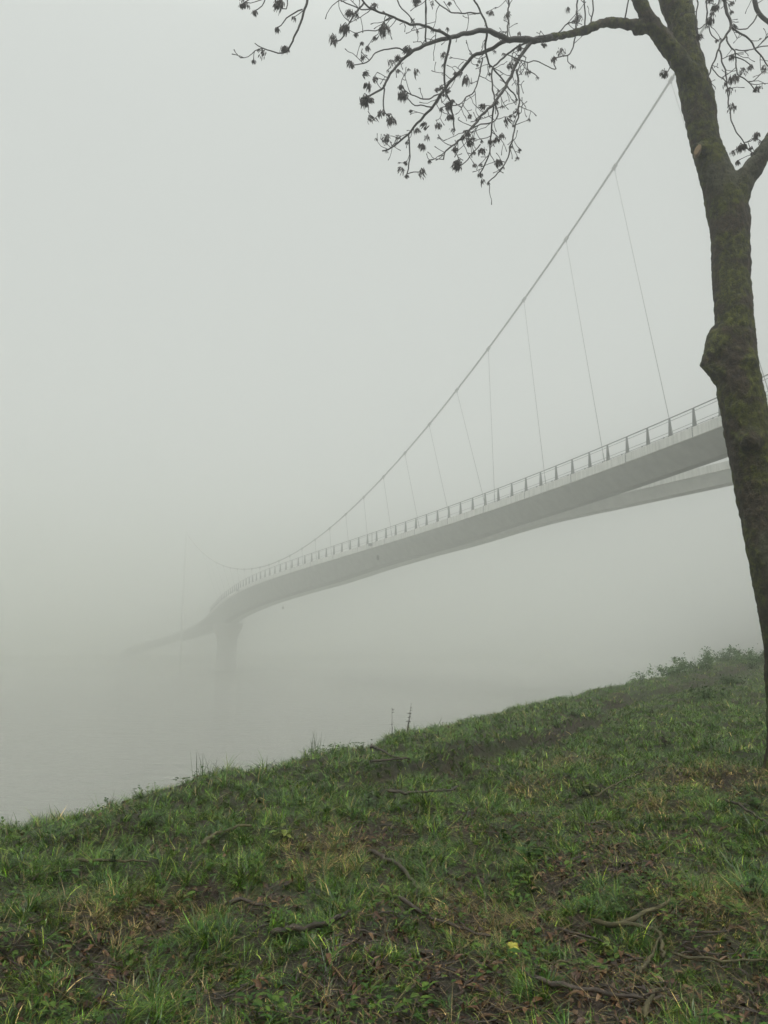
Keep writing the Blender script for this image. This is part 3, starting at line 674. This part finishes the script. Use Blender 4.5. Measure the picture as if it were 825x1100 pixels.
flat = rng.uniform(0, 1, n) < .38; lean = np.where(flat, rng.uniform(.8, 1.35, n), np.abs(rng.normal(.38, .35, n))); curl = np.where(flat, rng.normal(.25, .35, n), np.abs(rng.normal(1.5, .65, n))); h = h * np.where(flat, 1.35, 1)
g1, g2, g3, g4, st_ = map(np.array, [(.023, .072, .002), (.058, .125, .004), (.015, .054, .005), (.15, .20, .020), (.34, .25, .09)])
k1 = np.clip(.5 + .5 * fbm(x, y, .7, 51, 3) + rng.normal(0, .22, n), 0, 1)[:, None]; k2 = (rng.uniform(0, 1, n) < .16)[:, None]; k3 = (rng.uniform(0, 1, n) < .13)[:, None]
tint = g1 + (g2 - g1) * k1; tint = np.where(k2, g3, tint); tint = np.where(k3, g4, tint)
sf = (rng.uniform(0, 1, n) < .035 + .42 * dry(x, y) + .14 * bz)[:, None]; tint = np.where(sf, st_ * rng.uniform(.45, 1.1, n)[:, None], tint)
tint = tint * np.exp(rng.normal(-.03, .50, n))[:, None]
print('grass blades', n)
co, fi, fl, tc = blades(x, y, z, h, wd, az, lean, curl, 4, tint)
tag(mesh_np('grass', co, fi, fl, M['grass'], True, tc), 'rough wet green grass covering the riverbank', 'grass', kind='stuff')

# --- dry straw lying flat and in mats
x, y, r_ = scatter(900, 1.6, 22, 1.9); d_ = dry(x, y); b_ = bare(x, y)
keep = rng.uniform(0, 1, len(x)) < .10 + .9 * d_ + .35 * b_; x, y, r_, d_ = x[keep], y[keep], r_[keep], d_[keep]; n = len(x)
h = rng.uniform(.08, .26, n) * (1 + .3 * d_); wd = rng.uniform(.0022, .0042, n) * np.clip(r_ / 5.5, 1, 2.5)
tint = np.where(rng.uniform(0, 1, n)[:, None] < .55, np.array([(.19, .145, .065)]), np.array([(.085, .058, .030)])) * rng.uniform(.5, 1.2, n)[:, None]
co, fi, fl, tc = blades(x, y, ground(x, y) + rng.uniform(.0, .05, n), h, wd, rng.uniform(0, 6.28, n), rng.uniform(.9, 1.5, n), rng.uniform(.0, .5, n), 3, tint)
tag(mesh_np('dry_grass', co, fi, fl, M['straw'], True, tc), 'straw coloured dead grass matted among the green', 'grass', kind='stuff')

# --- leaf-shaped cards with a fold, for litter and herbs
def leaves(P, d, nrm, L, W, tint, fold=.25, droop=.15, shape='oval'):
    n = len(P); d = d / np.linalg.norm(d, axis=1)[:, None]; s_ = np.cross(d, nrm); s_ /= np.linalg.norm(s_, axis=1)[:, None] + 1e-9; u_ = np.cross(s_, d)
    prof = [(0, .06), (.22, .75), (.5, 1), (.78, .62), (1, .0)] if shape == 'oval' else [(0, .1), (.18, 1), (.45, .8), (.75, .4), (1, 0)]
    co = np.empty((n, 15, 3)); L = L[:, None]; W = W[:, None]
    for i, (a, w_) in enumerate(prof):
        c_ = P + d * L * a - u_ * L * droop * a * a
        co[:, 3 * i] = c_ - s_ * W * w_ * .5 + u_ * W * w_ * fold * .5; co[:, 3 * i + 1] = c_; co[:, 3 * i + 2] = c_ + s_ * W * w_ * .5 + u_ * W * w_ * fold * .5
    f = []
    for i in range(4): f += [3 * i, 3 * i + 1, 3 * i + 4, 3 * i + 3, 3 * i + 1, 3 * i + 2, 3 * i + 5, 3 * i + 4]
    fi = ((np.arange(n) * 15)[:, None] + np.array(f)[None]).ravel(); return co.reshape(-1, 3), fi, np.full(n * 8, 4), np.repeat(tint, 15, axis=0)
def rvec(n): v = rng.normal(0, 1, (n, 3)); return v / np.linalg.norm(v, axis=1)[:, None]

x, y, r_ = scatter(600, 1.6, 14, 2.0); b_ = bare(x, y); keep = rng.uniform(0, 1, len(x)) < .05 + .95 * b_; x, y, r_ = x[keep], y[keep], r_[keep]; n = len(x)
P = np.stack([x, y, ground(x, y) + rng.uniform(.004, .035, n)], -1); d = rvec(n); d[:, 2] *= .3; nr = rvec(n) * .45 + np.array([0, 0, 1.])
pal = np.array([(.085, .034, .012), (.050, .020, .008), (.13, .060, .020), (.028, .013, .006), (.17, .095, .040)]); tint = pal[rng.integers(0, 5, n)] * rng.uniform(.5, 1.1, n)[:, None]
co, fi, fl, tc = leaves(P, d, nr, rng.uniform(.015, .07, n), rng.uniform(.010, .032, n), tint * .7, .7, .6)
tag(mesh_np('fallen_leaves', co, fi, fl, M['dead'], True, tc), 'brown rotting leaf litter over the bare patches', 'leaves', kind='stuff')
# thin dead stalks in the litter
x, y, r_ = scatter(120, 1.6, 12, 2.0); b_ = bare(x, y); keep = rng.uniform(0, 1, len(x)) < .08 + .9 * b_; x, y = x[keep], y[keep]
tw = MB()
for xi, yi in zip(x, y):
    a = rng.uniform(0, 6.28); L = rng.uniform(.06, .32); n = 4; pts = []
    for i in range(n + 1):
        px_, py_ = xi + math.cos(a) * L * i / n, yi + math.sin(a) * L * i / n; a += rng.normal(0, .18); pts.append((px_, py_, float(ground(px_, py_)) + .012 + .01 * rng.uniform()))
    tw.tube(pts, [rng.uniform(.002, .0045)] * (n + 1), 4)
tag(tw.build('twig_litter', M['litter_branch']), 'thin dark dead twigs strewn through the leaf litter', 'twigs', kind='stuff')
# low herbs among the grass
x, y, r_ = scatter(70, 1.6, 30, 1.5); keep = (fbm(x, y, 1.0, 77, 3) + .25 * rng.normal(0, 1, len(x))) > .1; x, y, r_ = x[keep], y[keep], r_[keep]
rep = rng.integers(4, 9, len(x)); xs = np.repeat(x, rep); ys = np.repeat(y, rep); rs = np.repeat(r_, rep); n = len(xs); sz = np.repeat(rng.uniform(.6, 1.3, len(x)), rep)
a = rng.uniform(0, 6.28, n); d = np.stack([np.cos(a), np.sin(a), rng.uniform(.05, .8, n)], -1)
P = np.stack([xs, ys, ground(xs, ys) + .015], -1) + d * rng.uniform(.01, .06, n)[:, None]; P[:, 2] += rng.uniform(0, .05, n)
tint = np.where(rng.uniform(0, 1, n)[:, None] < .5, np.array([(.030, .075, .010)]), np.array([(.062, .11, .014)])) * np.repeat(rng.uniform(.7, 1.25, len(x)), rep)[:, None]
co, fi, fl, tc = leaves(P, d, rvec(n) * .3 + np.array([0, 0, 1.]), rng.uniform(.025, .055, n) * sz, rng.uniform(.013, .028, n) * sz, tint, .3, .3)
tag(mesh_np('ground_cover', co, fi, fl, M['leaf'], True, tc), 'small broad weeds scattered through the grass', 'weeds', kind='stuff')

# ------------------------------------------------------------------ single plants
def plant(name, px, py, label, cat, hgt, spread, nst, nlf, L, W, cols, group=None, stemmat='twig', droop=.3, shape='oval', low=.1, stem_r=.003, loc=None, dome=False):
    p0 = loc or hit(px, py); root = empty(name, p0); tag(root, label, cat, group)
    sm = MB(); LP = []; LD = []
    for k in range(nst):
        a = rng.uniform(0, 6.28); tip = Vector((math.cos(a) * spread * rng.uniform(.2, 1), math.sin(a) * spread * rng.uniform(.2, 1), hgt * (1 if k == 0 else rng.uniform(.35, 1))))
        b0 = Vector((math.cos(a), math.sin(a), 0)) * spread * .12 * rng.uniform(); mid = b0.lerp(tip, .5) + Vector((0, 0, hgt * .08)) + Vector(rng.normal(0, .02, 3)) * hgt
        pts = [b0 - Vector((0, 0, .02)), b0.lerp(mid, .5), mid, mid.lerp(tip, .55), tip]; sm.tube(pts, [stem_r, stem_r, stem_r * .8, stem_r * .6, stem_r * .4], 5)
        pts_np = np.array([tuple(p) for p in pts]); m_ = max(nlf // nst, 1); tt = rng.uniform(low, 1, m_)
        Lp = np.stack([np.interp(tt, np.linspace(0, 1, 5), pts_np[:, i]) for i in range(3)], -1); aa = rng.uniform(0, 6.28, m_)
        LP.append(Lp); LD.append(np.stack([np.cos(aa), np.sin(aa), rng.uniform(-.1, .8, m_)], -1))
    sm.build('stem', M[stemmat], root, True)
    P = np.concatenate(LP); d = np.concatenate(LD)
    if dome:                     # leaves spread through several uneven lumps rather than along the stems
        lc = np.stack([rng.normal(0, spread * .45, 22), rng.normal(0, spread * .45, 22), rng.uniform(0, .5, 22) * hgt], -1); lr = rng.uniform(.14, .42, 22) * min(hgt, spread); lr[:4] *= .5; lc[:4, 2] = hgt * rng.uniform(.5, .75, 4)
        k_ = rng.integers(0, 22, nlf); v_ = rng.normal(0, .62, (nlf, 3)); P = lc[k_] + v_ * lr[k_][:, None]; P[:, 2] = np.abs(P[:, 2]); d = v_ * .8 + rvec(nlf) * .6
    n = len(P); cols = np.array(cols)
    tint = cols[rng.integers(0, len(cols), n)] * rng.uniform(.75, 1.2, n)[:, None]
    co, fi, fl, tc = leaves(P, d, rvec(n) * .3 + np.array([0, 0, 1.]), L * rng.uniform(.6, 1.2, n), W * rng.uniform(.6, 1.2, n), tint, .25, droop, shape)
    mesh_np('foliage', co, fi, fl, M['leaf'], True, tc, root); return root
DKG = [(.026, .066, .010), (.036, .082, .012), (.030, .070, .014)]; MDG = [(.040, .080, .022), (.055, .100, .030)]; YLG = [(.105, .135, .022), (.075, .115, .022), (.13, .15, .03)]
plant('broadleaf_weed', 570, 925, 'dark green broad-leaved weed on bare soil near the middle of the bank', 'weed', .13, .12, 6, 22, .13, .07, DKG, 'leafy weeds', droop=.35)
plant('broadleaf_weed', 498 + 50, 905, 'small dark broad-leaved weed just left of the larger dark one', 'weed', .10, .08, 4, 12, .10, .06, DKG, 'leafy weeds', droop=.35)
plant('leafy_seedling', 305, 905, 'yellow-green leafy seedling standing up from the grass left of centre', 'seedling', .15, .07, 4, 22, .075, .042, YLG, 'leafy weeds')
plant('leafy_seedling', 397, 870, 'pale green leafy shoot near the brow of the bank above the brown patch', 'seedling', .14, .07, 4, 22, .07, .03, [(.10, .13, .07), (.06, .10, .04)], 'leafy weeds')
plant('creeping_weed', 650, 985, 'bright green fine-leaved creeping weed behind the mossy fork', 'weed', .08, .16, 9, 90, .035, .018, MDG, 'leafy weeds')
plant('creeping_weed', 547, 1012, 'fine-leaved green weed just above the yellow fallen leaf', 'weed', .08, .12, 7, 60, .03, .016, MDG, 'leafy weeds')
plant('leafy_seedling', 663, 1030, 'yellowish leafy seedling below the mossy forked branch', 'seedling', .10, .07, 4, 22, .05, .028, YLG, 'leafy weeds')
plant('broadleaf_weed', 807, 970, 'mid green leafy weed at the right edge above the long straight stick', 'weed', .16, .13, 7, 40, .07, .04, MDG, 'leafy weeds')
plant('broadleaf_weed', 812, 870, 'dark leafy weed in the dry grass at the foot of the tree', 'weed', .15, .13, 6, 34, .08, .045, DKG, 'leafy weeds')
plant('leafy_seedling', 632, 855, 'olive green leafy seedling just right of the straw-coloured tuft', 'seedling', .14, .11, 5, 30, .075, .045, [(.06, .085, .02), (.09, .11, .03)], 'leafy weeds')
plant('broadleaf_weed', 668, 880, 'small green broad-leaved weed between the straw tuft and the bare soil', 'weed', .10, .09, 5, 20, .075, .042, MDG, 'leafy weeds')
plant('leafy_seedling', 123, 935, 'narrow green shoot beside a lying stick at left', 'seedling', .13, .05, 3, 12, .07, .025, MDG, 'leafy weeds')
# weeds and tall grass on the brow, against the water
def brow(px, far=34):           # the point of the bank that stands highest against the water along one line of sight
    d = ray(px, 720); ts = np.linspace(4, far, 1500); gz = ground(d[0] * ts, d[1] * ts); i = int(np.argmax((gz - EYE) / ts)); t_ = ts[i]
    return Vector((d[0] * t_, d[1] * t_, float(gz[i])))
plant('dry_weed', 0, 0, 'dry dark weed stalk on the brow, the bushier of the pair', 'weed', .42, .10, 3, 26, .05, .026, [(.045, .04, .028), (.06, .05, .035)], 'weed stalks on the brow', loc=brow(437), low=.55, stem_r=.004)
plant('dry_weed', 0, 0, 'thin leaning weed stalk on the brow, the barer of the pair', 'weed', .36, .12, 2, 9, .045, .024, [(.045, .04, .028), (.05, .05, .03)], 'weed stalks on the brow', loc=brow(421), low=.7, stem_r=.0035)
for px, lb in ((222, 'tuft of tall grass blades sticking up on the brow at left'), (338, 'thin tuft of tall grass on the brow left of the weed stalks')):
    p0 = brow(px); n = 26; root = empty('tall_grass', p0); tag(root, lb, 'grass tuft', 'tall grass tufts on the brow')
    co, fi, fl, tc = blades(rng.normal(0, .05, n), rng.normal(0, .05, n), np.full(n, -.01), rng.uniform(.14, .34, n), np.full(n, .005), rng.uniform(0, 6.28, n), np.abs(rng.normal(.1, .15, n)), np.abs(rng.normal(.4, .3, n)), 4, np.tile(np.array([(.05, .08, .025)]), (n, 1)) * rng.uniform(.6, 1.3, n)[:, None])
    mesh_np('blade', co, fi, fl, M['grass'], True, tc, root)
# bramble and nettle growth along the far brow
for px, hg, sp, ns, nl, lb in ((688, .34, .26, 14, 160, 'dark bramble sprig poking above the brow left of the shrubs'), (720, .30, .6, 30, 900, 'low flat shrub on the brow, leftmost of the row by the tree'), (748, .42, .8, 46, 1500, 'green shrub on the brow between the low flat one and the tallest'),
                               (782, .62, .95, 52, 1900, 'tallest leafy shrub on the brow just left of the tree trunk'), (812, .58, .95, 50, 1700, 'leafy shrub on the brow touching the tree trunk in the view'), (838, .6, .9, 46, 1500, 'leafy shrub on the brow just behind the tree trunk')):
    plant('shrub', 0, 0, lb, 'shrub', hg, sp * 1.35, 9, int(nl * .8), .085, .055, [(.042, .100, .024), (.060, .125, .028), (.085, .145, .034)], 'shrubs on the far brow', loc=brow(px), low=.05, stem_r=.006, dome=True)
for px, py, lb in ((785, 735, 'dark green nettle clump in the grass left of the trunk, the upper one'), (805, 718, 'nettle clump in front of the shrubs beside the trunk'), (757, 752, 'low nettle clump in the open grass below the shrubs')):
    plant('nettle', px, py, lb, 'weed', .34, .45, 8, 420, .075, .045, DKG + MDG, 'nettle clumps below the shrubs', dome=True)
plant('dead_weed', 716, 802, 'dark brown dead weed clump alone in the green grass', 'weed', .17, .12, 9, 60, .06, .03, [(.030, .018, .012), (.045, .026, .018)], low=.2)
plant('dead_weed', 648 + 52, 768, 'small brown dead weed in the grass below the brow', 'weed', .14, .14, 8, 50, .05, .03, [(.030, .026, .014), (.04, .035, .018)], low=.2)

# ------------------------------------------------------------------ fallen wood and the yellow leaf
def stick(rows, wpx, label, mat='litter_branch', lift=.02, twigs=0, name='fallen_branch', fork_rows=None):
    root = empty(name); pp = [hit(x, y) for x, y in rows]; Y = np.mean([p.y for p in pp]); r0 = wpx * .33 * Y / FPX; lift = lift * 1.0
    P, r = resample([p + Vector((0, 0, lift + r0)) for p in pp], [r0 * (1 - .45 * i / (len(pp) - 1)) for i in range(len(pp))], .05); P = [p + Vector((random.gauss(0, .006), random.gauss(0, .006), random.gauss(0, .006))) for p in wob(P, .010)]; P = [P[0] * 1.6 - P[1] * .6] + P; r = [r[0] * .35] + list(r)
    r = [q * (1 + .22 * mnoise.noise(Vector((i * .6, wpx, 3)))) for i, q in enumerate(r)]
    mb = MB(); mb.tube(P, r, 9)
    for _ in range(twigs):
        i = random.randrange(2, len(P) - 1); a = random.uniform(0, 6.28); L = random.uniform(.06, .2); d = Vector((math.cos(a), math.sin(a), random.uniform(.1, .6)))
        q = [P[i] + d * L * k / 4 + Vector((random.gauss(0, .005), random.gauss(0, .005), random.gauss(0, .005))) for k in range(5)]; mb.tube(q, [r[i] * .5 * (1 - .15 * k) for k in range(5)], 5)
    mb.build('stem', M[mat], root, True)
    if fork_rows:
        pp = [hit(x, y) for x, y in fork_rows]; P2, r2 = resample([p + Vector((0, 0, lift + r0)) for p in pp], [r0 * (.9 - .3 * i / (len(pp) - 1)) for i in range(len(pp))], .03)
        mb = MB(); mb.tube(wob(P2, .012), r2, 8); mb.build('side_branch', M[mat], root, True)
    rebase(root, tuple(P[0])); tag(root, label, 'branch', 'dead branches lying on the bank'); return root
stick([(295, 1010), (331, 1007), (358, 1000), (374, 991)], 11, 'short thick broken branch with rough bark lying in grass left of centre', lift=.03, twigs=1)
stick([(219, 913), (232, 904), (246, 898), (270, 894)], 7, 'curved mossy grey-green branch half hidden in grass upper left', 'mossy_branch', .03)
stick([(36, 951), (61, 944), (87, 942)], 5, 'short dark stick at far left, lower of two near each other', lift=.03)
stick([(87, 931), (110, 933), (135, 933), (160, 934)], 5, 'straight pale stick at far left, upper of two near each other', 'mossy_branch', .035)
stick([(247, 979), (264, 977), (282, 980)], 7, 'stubby piece of dark wood in the grass above the thick broken branch', lift=.03)
stick([(640, 1001), (665, 1004), (688, 1004), (704, 1010), (712, 1022), (713, 1040)], 9, 'mossy forked branch lying across the leaf litter at lower right', 'mossy_branch', .03, 2, fork_rows=[(668, 1003), (690, 992), (706, 985), (720, 977)])
stick([(580, 1064), (605, 1069), (630, 1071), (660, 1078), (690, 1084), (735, 1086)], 9, 'long thick dark branch along the bottom, right of the yellow leaf', lift=.025, twigs=3)
stick([(728, 1037), (760, 1038), (790, 1041), (830, 1043)], 5, 'long straight mossy stick running out at the right edge', 'mossy_branch', .03, 1)
stick([(606, 1005), (630, 1014), (655, 1026), (679, 1038)], 5, 'thin dark stick sloping down from the left end of the mossy fork', lift=.03, twigs=1)
stick([(431, 975), (455, 990), (478, 1001), (505, 1010), (531, 1015)], 7, 'long dark stick sloping down towards the yellow leaf', lift=.03, twigs=2)
stick([(398, 922), (418, 930), (432, 939), (443, 954), (449, 971)], 8, 'dark bent root-like branch curving down from the brown bare patch', lift=.02, twigs=1)
stick([(418, 859), (440, 860), (465, 858), (493, 852)], 5, 'thin stick lying level in the grass below the brow', lift=.05, twigs=2)
stick([(398, 809), (412, 816), (426, 823), (440, 825)], 4, 'dark forked twig on the brow below the weed stalks', lift=.07, fork_rows=[(398, 828), (418, 826), (436, 824)])
stick([(781, 866), (805, 880), (830, 898)], 5, 'dark stick sloping in the grass under the tree at right edge', lift=.05)
stick([(695, 1098), (700, 1086), (705, 1075)], 8, 'stub of pale wood pointing up from the bottom edge', 'mossy_branch', .03)
stick([(577, 1040), (600, 1044), (638, 1047)], 4, 'thin mossy stick between the yellow leaf and the mossy fork', 'mossy_branch', .03, 1)
stick([(735, 1009), (757, 1011), (782, 1010)], 5, 'short level stick to the right of the mossy fork', lift=.03)
stick([(688, 1058), (697, 1044), (705, 1032), (709, 1020)], 6, 'mossy stick leaning against the lower end of the fork', 'mossy_branch', .04)
stick([(640, 868), (670, 850), (700, 838), (718, 832)], 2.6, 'pale dry bent stem in the grass right of the straw tuft', 'mossy_branch', .09, name='dry_stalk')
# the one bright leaf: a lobed maple leaf
p0 = hit(551, 1038); out_ = []
for k in range(40):
    a = 2 * math.pi * k / 40; lob = abs(math.cos(2.5 * (a - math.pi / 2))) ** .8; rad = .024 + .014 * lob + .003 * math.cos(a * 15)
    if abs(((a + math.pi / 2 + math.pi) % (2 * math.pi)) - math.pi) < .3: rad = .010
    out_.append((rad * math.cos(a), rad * math.sin(a), .012 * math.sin(a * 2.5) * rad / .04))
lf = MB(); vt = [(0, 0, .004)] + out_; lf.add(vt + [(a_, b_, c_ - .0012) for a_, b_, c_ in vt], [(0, 1 + k, 1 + (k + 1) % 40) for k in range(40)] + [(41, 42 + (k + 1) % 40, 42 + k) for k in range(40)] + [(1 + k, 42 + k, 42 + (k + 1) % 40, 1 + (k + 1) % 40) for k in range(40)])
M['yleaf'] = simple('yellow_leaf', (.17, .165, .012), (.26, .24, .02), 60, .5)
root = empty('fallen_leaf', p0 + Vector((0, 0, .085))); ob = lf.build('leaf_blade', M['yleaf'], root); ob.rotation_euler = (R(30), R(8), R(20)); ob.scale = (.85,) * 3
sk = MB(); sk.tube([(0, -.008, 0), (.004, -.035, .004), (.012, -.06, -.004)], .0014, 5); so_ = sk.build('stalk', M['yleaf'], root); so_.rotation_euler = ob.rotation_euler
tag(root, 'single bright yellow lobed leaf lying on the dark litter', 'leaf')
